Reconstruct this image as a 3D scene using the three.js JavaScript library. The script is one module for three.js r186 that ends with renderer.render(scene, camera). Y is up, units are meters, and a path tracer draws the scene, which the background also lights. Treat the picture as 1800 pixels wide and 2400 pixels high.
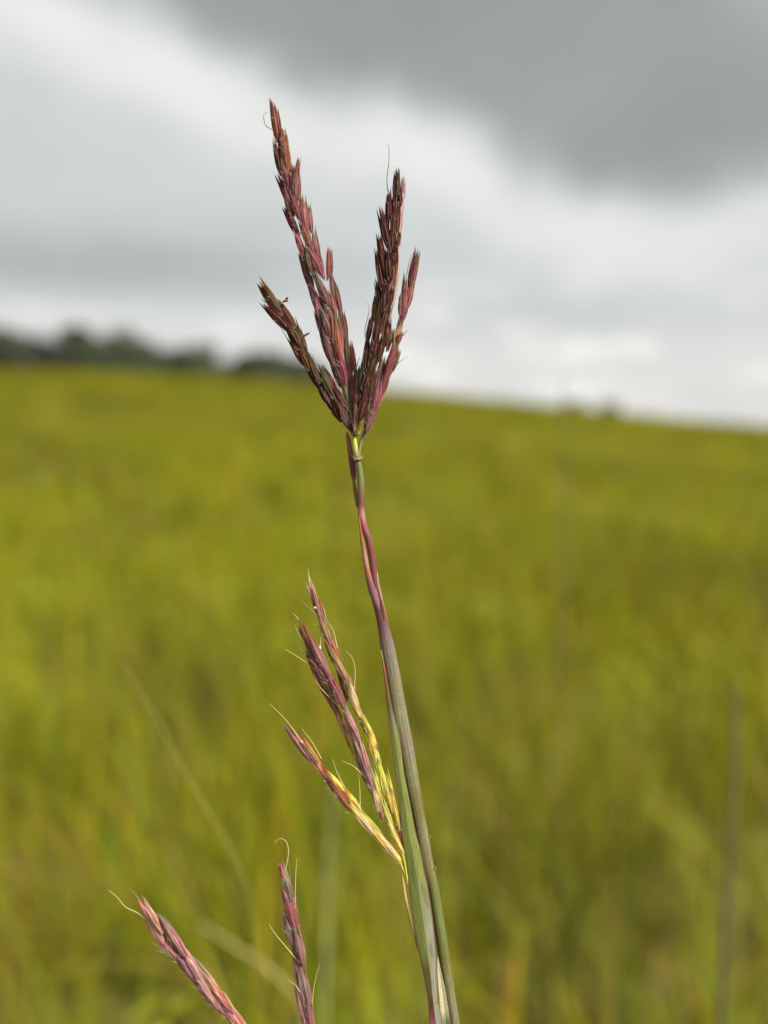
import * as THREE from 'three';
import { mergeGeometries } from 'three/addons/utils/BufferGeometryUtils.js';
import { createNoise2D, createNoise3D } from 'simplex-noise';

// ---------------------------------------------------------------- camera, sky, sun, exposure
const scene = new THREE.Scene();
const EYE = 1.35, FOCUS = 0.21;
const camera = new THREE.PerspectiveCamera(60, 768 / 1024, 0.01, 6000);
camera.position.set(0, EYE, 0);
camera.rotation.set(THREE.MathUtils.degToRad(-5), 0, 0);
camera.focus = FOCUS;
camera.userData.fStop = 4.7;                      // a close-up lens: about 6.4 mm of opening
camera.updateMatrixWorld(true);

const renderer = new THREE.WebGLRenderer({ antialias: true });
renderer.setSize(768, 1024);
renderer.toneMapping = THREE.LinearToneMapping;
const EXPOSURE = 6.2;
renderer.toneMappingExposure = EXPOSURE;
renderer.shadowMap.enabled = true;

function rng(seed) { let a = seed >>> 0; return () => { a = (a + 0x6D2B79F5) | 0; let t = Math.imul(a ^ (a >>> 15), 1 | a); t = (t + Math.imul(t ^ (t >>> 7), 61 | t)) ^ t; return ((t ^ (t >>> 14)) >>> 0) / 4294967296; }; }
const noise2 = createNoise2D(rng(11)), noise3 = createNoise3D(rng(12));
const smooth = (a, b, x) => { const t = Math.min(1, Math.max(0, (x - a) / (b - a))); return t * t * (3 - 2 * t); };
const lerp = (a, b, t) => a + (b - a) * t;
function table(pts, x) {                           // smooth interpolation through [x, y] pairs
  if (x <= pts[0][0]) return pts[0][1];
  for (let i = 1; i < pts.length; i++) if (x <= pts[i][0]) return lerp(pts[i - 1][1], pts[i][1], smooth(pts[i - 1][0], pts[i][0], x));
  return pts[pts.length - 1][1];
}

const SUN_DIR = new THREE.Vector3(0.58, 0.76, 0.20).normalize();
// overcast sky with layered stratocumulus: a heavy grey deck with a ragged lower edge, paler layers below it
{
  const W = 2048, H = 1024, data = new Float32Array(W * H * 4);
  const edgeTable = [[-180, 17], [-140, 22], [-100, 15], [-60, 24], [-35, 28], [-24, 27], [-16, 24.5], [-9, 21.8], [0, 20.5], [2.7, 19.3], [9.3, 16.2], [13, 14.8], [19, 14.5], [24, 15], [32, 17], [50, 21], [90, 16], [135, 23], [180, 17]];
  const fbm = (d, s, o) => { let v = 0, a = 0.55; for (let i = 0; i < 4; i++) { v += a * noise3(d[0] * s + o, d[1] * s * 1.7 - o, d[2] * s + 2 * o); s *= 2.1; a *= 0.5; } return v; };
  for (let j = 0; j < H; j++) for (let i = 0; i < W; i++) {
    const el = ((j + 0.5) / H - 0.5) * 180, lon = ((i + 0.5) / W - 0.5) * 2 * Math.PI, ce = Math.cos(el * Math.PI / 180);
    const d = [Math.cos(lon) * ce, Math.sin(el * Math.PI / 180), Math.sin(lon) * ce];
    const az = Math.atan2(d[0], -d[2]) * 180 / Math.PI;             // 0 = north, the way the lens looks
    const up = Math.max(el, 0);
    const n1 = fbm(d, 2.0, 3.1), n2 = fbm(d, 4.2, 7.7), n3 = fbm(d, 1.6, 17.3);
    const edge = table(edgeTable, az) + 0.9 * n2 + 0.4 * n1;
    let v = 0.655 + 0.02 * n3;                                       // middle layer
    // long grey streak low in the west
    v -= 0.16 * Math.exp(-(((up - 10.3) / 2.0) ** 2)) * smooth(4, -14, az) * (1 + 0.5 * n2) * smooth(-75, -40, az);
    v += 0.10 * smooth(8.6 + n2, 6.4 + n2, up) * smooth(12, -12, az) + 0.1 * smooth(7 + n2, 4.5 + n2, up) * smooth(-12, 12, az);                      // paler towards the horizon
    { const n4 = fbm([d[0], d[1] * 1.8, d[2]], 7.5, 23.4); v += 0.3 * Math.max(0, n4) * smooth(12, 5, up) * smooth(-25, 10, az) + 0.03 * n4 + 0.03 * n2; }                 // small heaps low down
    const under = edge - up;                                         // degrees below the deck
    v += 0.18 * Math.exp(-(((under - 2.8) / 2.8) ** 2)) * (1 + 0.25 * n1) * (1 - 0.45 * smooth(5, 18, Math.abs(az - 2) - 6) * smooth(0, 10, az));
    const deck = smooth(-0.9, 3.6 + 0.8 * n1, -under + 1.1);
    let dv = 0.36 + 0.03 * n1 + 0.03 * n3 + 0.02 * n2;
    dv += 0.2 * smooth(27, 45, up) * smooth(-0.3, 0.5, n1 + 0.2) + 0.16 * smooth(17, 25, az) * smooth(19, 26, up) * smooth(80, 30, az);   // the deck thins overhead
    v = lerp(v, dv, deck);
    const c = d[0] * SUN_DIR.x + d[1] * SUN_DIR.y + d[2] * SUN_DIR.z;
    v += 0.55 * Math.exp(-(1 - c) * 22);                             // thin cloud round the sun
    v = Math.min(v, 1.2);
    const warm = smooth(0.62, 0.85, v) + 0.6 * smooth(9, 3, up), k = (j * W + i) * 4;   // bright cloud is creamier, thick cloud cooler
data[k] = v * (0.948 + 0.045 * warm) / EXPOSURE; data[k + 1] = v / EXPOSURE; data[k + 2] = v * (0.998 - 0.02 * warm - 0.02 * deck) / EXPOSURE; data[k + 3] = 1;
  }
  const tex = new THREE.DataTexture(data, W, H, THREE.RGBAFormat, THREE.FloatType);
  tex.mapping = THREE.EquirectangularReflectionMapping; tex.magFilter = THREE.LinearFilter; tex.minFilter = THREE.LinearFilter; tex.needsUpdate = true;
  scene.background = tex; scene.environment = tex;
}
const sun = new THREE.DirectionalLight(new THREE.Color(1, 0.95, 0.86), 1.5);
sun.position.copy(SUN_DIR).multiplyScalar(60); sun.target.position.set(0, 0, -10);
sun.castShadow = true; sun.shadow.radius = 34; sun.shadow.mapSize.set(2048, 2048);
Object.assign(sun.shadow.camera, { left: -60, right: 60, top: 60, bottom: -60, near: 1, far: 200 });
scene.add(sun, sun.target);

// ---------------------------------------------------------------- helpers
const R = rng(2024);
const rr = (a, b) => a + (b - a) * R();
const taken = {};
function numbered(name) { const n = taken[name] = (taken[name] ?? -1) + 1; return n ? `${name}_${String(n).padStart(3, '0')}` : name; }
function tag(o, label, category, group, kind) { Object.assign(o.userData, label && { label }, category && { category }, group && { group }, kind && { kind }); return o; }
function thing(name, pos, label, category, group) { const g = new THREE.Group(); g.name = numbered(name); g.position.copy(pos); scene.add(g); return tag(g, label, category, group); }
function part(name, geo, mat, parent, origin) {      // geo is in world coordinates; origin: the world point of the part's own pivot
  const m = new THREE.Mesh(geo, mat); m.name = name;
  const o = origin.clone(); geo.translate(-o.x, -o.y, -o.z);
  const po = parent.userData.world ?? parent.position; m.position.copy(o).sub(po);
  Object.defineProperty(m.userData, 'world', { value: o, enumerable: false });
  m.castShadow = m.receiveShadow = true; parent.add(m); return m;
}
const FPX = 1200 / Math.tan(Math.PI / 6);             // pixels per radian-tangent of the 1800 x 2400 photograph
const PX = FOCUS / FPX;                               // metres per photograph pixel on the plant
function at(px, py, dz = 0, depth = FOCUS) { const d = depth - dz / 1000; return new THREE.Vector3((px - 900) / FPX * d, (1200 - py) / FPX * d, -d).applyMatrix4(camera.matrixWorld); }
const FWD = new THREE.Vector3(0, 0, 1).transformDirection(camera.matrixWorld);        // from the plant towards the viewer
const RIGHT = new THREE.Vector3(1, 0, 0), UPV = new THREE.Vector3().crossVectors(FWD, RIGHT);
const zoom = (x0, y0, s) => (x, y) => [x0 + x / s, y0 + y / s];                       // readings taken on an enlarged piece of the photograph
const A1 = zoom(560, 220, 5.53), A2 = zoom(600, 600, 5.53), A3 = zoom(820, 380, 6.505), A4 = zoom(760, 700, 6.504), A5 = zoom(760, 1000, 5.53), A6 = zoom(640, 1330, 5.184), A7 = zoom(620, 1640, 3.77), A8 = zoom(240, 1950, 2.9625), A9 = zoom(880, 1900, 4.424);
const S = new Map([[A1, 5.53], [A2, 5.53], [A3, 6.505], [A4, 6.504], [A5, 5.53], [A6, 5.184], [A7, 3.77], [A8, 2.9625], [A9, 4.424]]);

const hex = (h) => { const c = new THREE.Color(h); return [c.r, c.g, c.b]; };         // linear
const P = Object.fromEntries(Object.entries({
  maroon: '#6e1a26', dark: '#44110a', brown: '#6e2f10', rust: '#8a4420', amber: '#97641a', olive: '#655a1e', crimson: '#86203c', magenta: '#8c3a50', mauve: '#8c5c62', plum: '#6b4049',
  pink: '#ac6a6e', blush: '#bd8c84', tan: '#9c7a52', straw: '#d4ba88', grey: '#787262', sage: '#7a7c58', green: '#656b36', leaf: '#808a3a', yellow: '#d8bc44', lime: '#b6b842', orange: '#b27438', salmon: '#b06248', cream: '#d6cba4'
}).map(([k, v]) => [k, hex(v).map((c) => c * 0.78)]));
const mix3 = (a, b, t) => [lerp(a[0], b[0], t), lerp(a[1], b[1], t), lerp(a[2], b[2], t)];

function grid(nu, nv, f, closed) {                    // f(i/nu, j/nv) -> [x, y, z, r, g, b]
  const pos = [], col = [], idx = [];
  for (let j = 0; j <= nv; j++) for (let i = 0; i <= nu; i++) { const q = f(i / nu, j / nv); pos.push(q[0], q[1], q[2]); col.push(q[3], q[4], q[5]); }
  for (let j = 0; j < nv; j++) for (let i = 0; i < nu; i++) { const a = j * (nu + 1) + i, b = a + 1, c = a + nu + 1, d = c + 1; idx.push(a, b, d, a, d, c); }
  const g = new THREE.BufferGeometry();
  g.setAttribute('position', new THREE.Float32BufferAttribute(pos, 3)); g.setAttribute('color', new THREE.Float32BufferAttribute(col, 3)); g.setIndex(idx); g.computeVertexNormals();
  if (closed) { const n = g.attributes.normal; for (let j = 0; j <= nv; j++) { const a = j * (nu + 1), b = a + nu; const v = new THREE.Vector3(n.getX(a) + n.getX(b), n.getY(a) + n.getY(b), n.getZ(a) + n.getZ(b)).normalize(); n.setXYZ(a, v.x, v.y, v.z); n.setXYZ(b, v.x, v.y, v.z); } }
  return g;
}
// a swept tube through world points; rad(t) in metres, color(t, phi)
function sweep(points, rad, color, nu = 10, nv = 40, flat = 1) {
  const curve = new THREE.CatmullRomCurve3(points, false, 'centripetal');
  const T = new THREE.Vector3(), C = new THREE.Vector3(), X = new THREE.Vector3(), Z = new THREE.Vector3();
  let last = -1;
  return grid(nu, nv, (u, v) => {
    if (v !== last) { curve.getPoint(v, C); curve.getTangent(v, T); X.crossVectors(T, FWD).normalize(); if (X.lengthSq() < 0.1) X.copy(RIGHT); Z.crossVectors(X, T).normalize(); last = v; }
    const a = u * 2 * Math.PI, r = rad(v, a), sx = Math.sin(a) * r, cz = Math.cos(a) * r * flat, c = color(v, a);
    return [C.x + X.x * sx + Z.x * cz, C.y + X.y * sx + Z.y * cz, C.z + X.z * sx + Z.z * cz, ...c];
  }, true);
}

// ---------------------------------------------------------------- materials
const matSpikelet = new THREE.MeshPhysicalMaterial({ name: 'spikelet_husk', vertexColors: true, roughness: 0.92, transmission: 0.3, thickness: 0, specularIntensity: 0.4, clearcoat: 0.06, clearcoatRoughness: 0.4, side: THREE.DoubleSide });
const matStem = new THREE.MeshPhysicalMaterial({ name: 'waxy_stem', vertexColors: true, roughness: 0.55, clearcoat: 0.25, clearcoatRoughness: 0.4 });
const matLeaf = new THREE.MeshPhysicalMaterial({ name: 'leaf', vertexColors: true, roughness: 0.9, transmission: 0.22, thickness: 0, clearcoat: 0.22, clearcoatRoughness: 0.42, side: THREE.DoubleSide });
const matHair = new THREE.MeshPhysicalMaterial({ name: 'fine_hair', vertexColors: true, roughness: 0.8, transmission: 0.3, thickness: 0, side: THREE.DoubleSide });
const matGrass = new THREE.MeshPhysicalMaterial({ name: 'field_grass', vertexColors: true, roughness: 0.9, transmission: 0.35, thickness: 0, specularIntensity: 0.15, side: THREE.DoubleSide });
const matGround = new THREE.MeshStandardMaterial({ name: 'prairie_soil_and_thatch', vertexColors: true, roughness: 1 });
const matBark = new THREE.MeshStandardMaterial({ name: 'bark', color: new THREE.Color(0.09, 0.075, 0.06), roughness: 1 });
const matCrown = new THREE.MeshPhysicalMaterial({ name: 'tree_leaves', vertexColors: true, roughness: 0.9, transmission: 0.25, thickness: 0, side: THREE.DoubleSide });
const matDew = new THREE.MeshPhysicalMaterial({ name: 'water', color: 0xffffff, roughness: 0.02, transmission: 1, thickness: 0.001, ior: 1.33 });

// ---------------------------------------------------------------- terrain
const CREST = 70;
const crestTable = [[-120, 7.8], [-60, 6.7], [-32, 5.75], [-22, 5.5], [-10, 4.95], [0, 4.2], [7, 3.55], [13.5, 2.9], [22, 2.1], [31, 1.35], [60, 0.3], [120, -0.5]];
function linearTable(p, x) { if (x <= p[0][0]) return p[0][1]; for (let i = 1; i < p.length; i++) if (x <= p[i][0]) return lerp(p[i - 1][1], p[i][1], (x - p[i - 1][0]) / (p[i][0] - p[i - 1][0])); return p[p.length - 1][1]; }
function ground(x, z) {
  const d = -z;
  if (d < 0) return 0.03 * noise2(x * 0.15, z * 0.15);
  const s = d / CREST, xs = x / Math.max(d, 12) * CREST;            // the slope fans out from the foot of the hill
  const H = linearTable(crestTable, Math.max(-120, Math.min(120, lerp(xs, x, smooth(40, 90, d)))));
  const p = s < 1 ? s * s * (3 - 2 * s) * 0.75 + s * 0.25 : 1 - 0.5 * (s - 1) + 0.0;
  const far = s > 1 ? Math.max(-6, H * p) : H * p;
  return far + (0.05 * noise2(x * 0.15, z * 0.15) + 0.12 * noise2(x * 0.05 + 9, z * 0.05)) * smooth(2, 12, d);
}
const patch = (x, z) => 0.35 * noise2(x * 0.09, z * 0.12) + 0.4 * noise2(x * 0.35 + 5, z * 0.3) + 0.6 * noise2(x * 1.3, z * 1.0 + 8) * smooth(22, 5, -z) + 0.3 * noise2(x * 4 + 3, z * 4) * smooth(7, 2, -z);
{
  const xs = [], zs = [];
  for (let i = -60; i <= 60; i++) xs.push(Math.sign(i) * (Math.abs(i) * 0.5 + Math.pow(Math.abs(i) / 60, 4) * 1500));
  for (let j = 0; j <= 150; j++) { const t = j / 150; zs.push(30 - j * 0.9 - Math.pow(t, 6) * 1900); }
  const pos = [], col = [], idx = [];
  for (const z of zs) for (const x of xs) {
    pos.push(x, ground(x, z), z);
    const n = 0.5 + 0.5 * patch(x, z), c = mix3([0.10, 0.088, 0.014], [0.13, 0.115, 0.014], n); col.push(...c);
  }
  const n = xs.length;
  for (let j = 0; j < zs.length - 1; j++) for (let i = 0; i < n - 1; i++) { const a = j * n + i; idx.push(a, a + 1, a + n + 1, a, a + n + 1, a + n); }
  const g = new THREE.BufferGeometry(); g.setAttribute('position', new THREE.Float32BufferAttribute(pos, 3)); g.setAttribute('color', new THREE.Float32BufferAttribute(col, 3)); g.setIndex(idx); g.computeVertexNormals();
  const m = new THREE.Mesh(g, matGround); m.name = 'ground'; m.receiveShadow = m.castShadow = true; scene.add(m);
  tag(m, 'gently rising prairie ground under the grass', 'ground', null, 'structure');
}

// ---------------------------------------------------------------- prairie grass: one uncountable mass
function blade(list, x, z, h, w, lean, dir, c, seg = 4, curl = 1) {
  const pos = [], col = [], idx = [], dx = Math.cos(dir), dz = Math.sin(dir), tw = dir + Math.PI / 2 + rr(-0.7, 0.7), wx = Math.cos(tw), wz = Math.sin(tw);
  for (let k = 0; k <= seg; k++) {
    const t = k / seg, o = lean * Math.pow(t, 1.6), y = h * (t - 0.34 * curl * lean / h * t * t * t), ww = w * (k === seg ? 0.05 : Math.pow(1 - t * 0.92, 0.6)) / 2, cx = x + dx * o, cz = z + dz * o;
    pos.push(cx - wx * ww, y, cz - wz * ww, cx + wx * ww, y, cz + wz * ww); col.push(...c, ...c);
    if (k) { const a = (k - 1) * 2; idx.push(a, a + 1, a + 3, a, a + 3, a + 2); }
  }
  const g = new THREE.BufferGeometry(); g.setAttribute('position', new THREE.Float32BufferAttribute(pos, 3)); g.setAttribute('color', new THREE.Float32BufferAttribute(col, 3)); g.setIndex(idx); g.computeVertexNormals(); list.push(g);
}
function tuft(n, spread, w, mixDry, seedy) {
  const l = [];
  for (let i = 0; i < n; i++) {
    const a = rr(0, 6.28), d = spread * Math.sqrt(R()), q = R();
    const c = q < mixDry ? [1.35, 1.05, 5] : q < mixDry + seedy ? [1.15, 0.62, 1.5] : q < 0.55 ? [0.92, 1.0, 0.9] : q < 0.8 ? [1.12, 1.06, 1.0] : [0.7, 0.86, 0.95];
    blade(l, Math.cos(a) * d, Math.sin(a) * d, rr(0.4, 1.08), w * rr(0.6, 1.3), rr(0.06, 0.55), rr(0, 6.28), c.map((v) => v * rr(0.85, 1.15)));
  }
  return mergeGeometries(l);
}
function forb(n, spread) {                          // leafy herbs: stems carrying oval leaves that lie almost level
  const l = [];
  for (let i = 0; i < n; i++) {
    const a = rr(0, 6.28), d = spread * Math.sqrt(R()), x = Math.cos(a) * d, z = Math.sin(a) * d, h = rr(0.55, 1.0), g = rr(0.85, 1.2);
    blade(l, x, z, h, 0.006, rr(0.02, 0.12), rr(0, 6.28), [0.8, 0.85, 1], 3, 0);
    for (let k = 0; k < 8; k++) {
      const b = rr(0, 6.28), L = rr(0.035, 0.085), W = L * rr(0.22, 0.36), y = h * rr(0.45, 1), up = rr(-0.25, 0.5), cb = Math.cos(b), sb = Math.sin(b), pos = [], idx = [], col = [];
      for (const [u, w] of [[0.05, 0], [0.35, 1], [0.35, -1], [0.7, 0.8], [0.7, -0.8], [1, 0]]) { pos.push(x + cb * L * u - sb * W * w / 2, y + L * (up * u - 0.3 * u * u), z + sb * L * u + cb * W * w / 2); col.push(g, 1.06 * g, 0.8 * g); }
      idx.push(0, 2, 1, 1, 2, 4, 1, 4, 3, 3, 4, 5);
      const q = new THREE.BufferGeometry(); q.setAttribute('position', new THREE.Float32BufferAttribute(pos, 3)); q.setAttribute('color', new THREE.Float32BufferAttribute(col, 3)); q.setIndex(idx); q.computeVertexNormals(); l.push(q);
    }
  }
  return mergeGeometries(l);
}
const grassColor = (x, z) => {
  const n = patch(x, z) + rr(-0.16, 0.16);
  return n > 0 ? mix3([0.225, 0.22, 0.008], [0.295, 0.292, 0.006], Math.min(1, n * 1.8)) : mix3([0.225, 0.22, 0.008], [0.14, 0.13, 0.012], Math.min(1, -n * 1.4));
};
{
  const kinds = [tuft(64, 0.30, 0.009, 0.08, 0.03), tuft(70, 0.32, 0.011, 0.12, 0.02), tuft(56, 0.28, 0.013, 0.05, 0.04), tuft(64, 0.32, 0.008, 0.16, 0.06), forb(16, 0.26)];
  const lots = kinds.map(() => []);
  const bands = [[0.4, 3, 7, 1, 62], [3, 8, 7, 1.1, 48], [8, 20, 3.0, 1.5, 40], [20, 45, 1.3, 2.2, 34], [45, 84, 0.8, 3.0, 32]];
  for (const [r0, r1, dens, wide, half] of bands) {
    const step = 1 / Math.sqrt(dens), X = Math.ceil(r1 / step);
    for (let gx = -X; gx <= X; gx++) for (let gz = 0; gz <= X; gz++) {
      const x = (gx + rr(-0.5, 0.5)) * step, z = -(gz + rr(-0.5, 0.5)) * step, r = Math.hypot(x, z);
      if (r < r0 || r >= r1 || Math.abs(Math.atan2(x, -z)) > half * Math.PI / 180) continue;
      const hgt = (0.66 + 0.12 * noise2(x * 0.5, z * 0.5)) * rr(0.8, 1.15) * (r < 0.9 ? 0.75 : 1);
      const leafy = R() < (r < 2.6 ? 0.03 : 0.10) + (r < 2.6 ? 0 : r < 4 ? 0.2 : 0.55) * smooth(0.0, 0.7, noise2(x * 0.7 + 31, z * 0.7)), k = leafy ? 4 : Math.floor(R() * 4), c = grassColor(x, z);
      lots[k].push([x, ground(x, z) - 0.01, z, wide * rr(0.85, 1.15), hgt * (leafy ? 0.92 : 1), rr(0, 6.28), leafy ? [c[0] * 0.9, c[1] * 0.93, c[2]] : c]);
    }
  }
  const m4 = new THREE.Matrix4(), q = new THREE.Quaternion(), e = new THREE.Euler(), c = new THREE.Color();
  kinds.forEach((g, k) => {
    const im = new THREE.InstancedMesh(g, matGrass, lots[k].length); im.name = k === 4 ? 'prairie_herb_foliage' : numbered('prairie_grass'); im.castShadow = im.receiveShadow = true;
    lots[k].forEach(([x, y, z, w, h, a, col], i) => { q.setFromEuler(e.set(0, a, 0)); m4.compose(new THREE.Vector3(x, y, z), q, new THREE.Vector3(w, h, w)); im.setMatrixAt(i, m4); im.setColorAt(i, c.setRGB(...col)); });
    scene.add(im);
    tag(im, ['fine yellow green prairie grass covering the whole hillside', 'arching olive prairie grass mixed through the whole field', 'broad bladed green prairie grass spread over the field', 'thin dry streaked prairie grass scattered through the field', 'leafy yellow green herbs growing among the prairie grass'][k], 'grass', 'prairie grass of the hillside', 'stuff');
  });
}

// ---------------------------------------------------------------- tree line beyond the crest
function makeTree(px, topY, widePx, dist, label, tone) {
  const x = (px - 900) / FPX * dist, z = -dist, y0 = ground(x, z), yTop = EYE + (1034 - topY) / FPX * dist, h = yTop - y0, w = widePx * 1.5 / FPX * dist;
  const t = thing('tree', new THREE.Vector3(x, y0, z), label, 'tree', 'dark trees along the hilltop');
  const tr = [];
  tr.push(sweep([new THREE.Vector3(0, -0.1, 0), new THREE.Vector3(rr(-0.1, 0.1), h * 0.35, rr(-0.1, 0.1)), new THREE.Vector3(rr(-0.3, 0.3), h * 0.8, 0)], (v) => lerp(0.16, 0.04, v) * h / 6, () => [1, 1, 1], 7, 8));
  for (let k = 0; k < 6; k++) { const a = k * 1.05 + rr(0, 0.6), b = h * rr(0.3, 0.6); tr.push(sweep([new THREE.Vector3(0, b, 0), new THREE.Vector3(Math.cos(a) * w * 0.2, b + h * 0.12, Math.sin(a) * w * 0.2), new THREE.Vector3(Math.cos(a) * w * 0.38, b + h * 0.22, Math.sin(a) * w * 0.38)], (v) => lerp(0.07, 0.02, v) * h / 6, () => [1, 1, 1], 5, 5)); }
  const tg = mergeGeometries(tr); tg.translate(x, y0, z); part('trunk', tg, matBark, t, new THREE.Vector3(x, y0, z));
  const pos = [], col = [], clumps = [];
  for (let k = 0; k < 24; k++) { const a = rr(0, 6.28), e = rr(0, 1), rad = Math.sqrt(R()) * 0.42 * w * Math.sqrt(Math.max(0.15, 1 - (e - 0.35) ** 2 * 1.6)); clumps.push([Math.cos(a) * rad, h * lerp(0.3, 0.88, e), Math.sin(a) * rad, rr(0.18, 0.28) * w]); }
  clumps.push([0, h * 0.86, 0, 0.17 * w]);
  for (const [cx, cy, cz, cr] of clumps) for (let k = 0; k < 160; k++) {
    const v = new THREE.Vector3(rr(-1, 1), rr(-1, 1), rr(-1, 1)); if (v.lengthSq() > 1) continue; v.multiplyScalar(cr);
    const s = rr(0.22, 0.42) * (h / 6), cA = new THREE.Vector3(rr(-1, 1), rr(-1, 1), rr(-1, 1)).normalize().multiplyScalar(s), cB = new THREE.Vector3(rr(-1, 1), rr(-1, 1), rr(-1, 1)).normalize().multiplyScalar(s);
    const p = [x + cx + v.x, Math.max(y0 + 0.05, y0 + cy + v.y * 0.9), z + cz + v.z]; const g = rr(0.75, 1.25);
    pos.push(p[0] - cA.x, p[1] - cA.y, p[2] - cA.z, p[0] + cB.x, p[1] + cB.y, p[2] + cB.z, p[0] + cA.x, p[1] + cA.y, p[2] + cA.z);
    for (let q = 0; q < 3; q++) col.push(tone[0] * g, tone[1] * g, tone[2] * g);
  }
  const g = new THREE.BufferGeometry(); g.setAttribute('position', new THREE.Float32BufferAttribute(pos, 3)); g.setAttribute('color', new THREE.Float32BufferAttribute(col, 3)); g.computeVertexNormals();
  part('crown', g, matCrown, t, new THREE.Vector3(x, y0 + h * 0.5, z));
}
const T1 = [0.045, 0.055, 0.028], T2 = [0.055, 0.07, 0.03], T3 = [0.055, 0.06, 0.04];
for (const a of [
  [55, 806, 90, 106, 'dark low tree behind the rounded tree at the photo edge', T1], [250, 818, 90, 108, 'dark tree filling in behind the greener broad tree', T1], [335, 818, 90, 106, 'dark tree behind the sloping tree of the tree line', T3], [610, 852, 80, 105, 'low dark tree behind the two gaps of the tree line', T3], [-95, 772, 150, 104, 'dark broad tree cut off by the photo edge on the hilltop', T1], [10, 792, 120, 98, 'dark rounded tree nearest the photo edge on the hilltop', T1],
  [95, 812, 105, 101, 'low dark tree just before the tallest tree of the hilltop', T3], [182, 774, 62, 108, 'tallest slender tree standing above the hilltop tree line', T1],
  [215, 812, 90, 99, 'low bushy tree just after the tallest hilltop tree', T2], [292, 808, 120, 96, 'greener broad tree in the middle of the tree line', T2],
  [372, 826, 95, 100, 'dark sloping tree after the greener broad tree', T1], [418, 846, 70, 103, 'small low tree in the dip of the tree line', T3],
  [470, 822, 92, 97, 'rounded tree just before the first gap in the trees', T2], [580, 842, 84, 99, 'small dark tree between the two gaps of the tree line', T1],
  [636, 842, 74, 106, 'dark tree just before the second gap by the seed head', T1], [528, 862, 60, 112, 'low pale shrub tree filling the first gap', T3], [705, 860, 84, 108, 'last low tree beside the short seed spike', T3]
]) makeTree(...a);
function makeShrub(px, topY, widePx, dist, label) {
  const x = (px - 900) / FPX * dist, z = -dist, y0 = ground(x, z), yTop = EYE + (1018 - topY) / FPX * dist, h = Math.max(0.8, yTop - y0), w = widePx / FPX * dist, l = [];
  for (let i = 0; i < 260; i++) { const a = rr(0, 6.28), d = Math.sqrt(R()) * 0.3 * w, c = rr(0.7, 1.3); blade(l, Math.cos(a) * d, Math.sin(a) * d, h * rr(0.5, 1), rr(0.05, 0.1), rr(0.1, 0.35) * w, a + rr(-0.6, 0.6), [0.07 * c, 0.072 * c, 0.02 * c], 3); }
  const g = mergeGeometries(l); g.translate(x, y0, z);
  const t = thing('shrub', new THREE.Vector3(x, y0, z), label, 'shrub', 'shrubs on the crest of the hill');
  part('foliage', g, matCrown, t, new THREE.Vector3(x, y0, z));
  const st = []; for (let k = 0; k < 5; k++) { const a = k * 1.3; st.push(sweep([new THREE.Vector3(0, -0.05, 0), new THREE.Vector3(Math.cos(a) * 0.15 * w, h * 0.4, Math.sin(a) * 0.15 * w), new THREE.Vector3(Math.cos(a) * 0.2 * w, h * 0.75, Math.sin(a) * 0.2 * w)], (v) => lerp(0.025, 0.008, v), () => [1, 1, 1], 5, 5)); }
  const sg = mergeGeometries(st); sg.translate(x, y0, z); part('stems', sg, matBark, t, new THREE.Vector3(x, y0, z));
}
makeShrub(1345, 928, 62, 68, 'small shrub on the crest beside the faint upright stalk');
makeShrub(1425, 926, 60, 69, 'second small shrub on the crest, away from the faint stalk');
makeShrub(1245, 938, 46, 67, 'lowest shrub on the crest before the faint upright stalk');

// ---------------------------------------------------------------- the seed heads
const WPROF = [[0, 0.2], [0.07, 0.48], [0.17, 0.8], [0.28, 0.96], [0.38, 1], [0.52, 0.88], [0.66, 0.64], [0.8, 0.36], [0.91, 0.14], [1, 0.0]];
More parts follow.
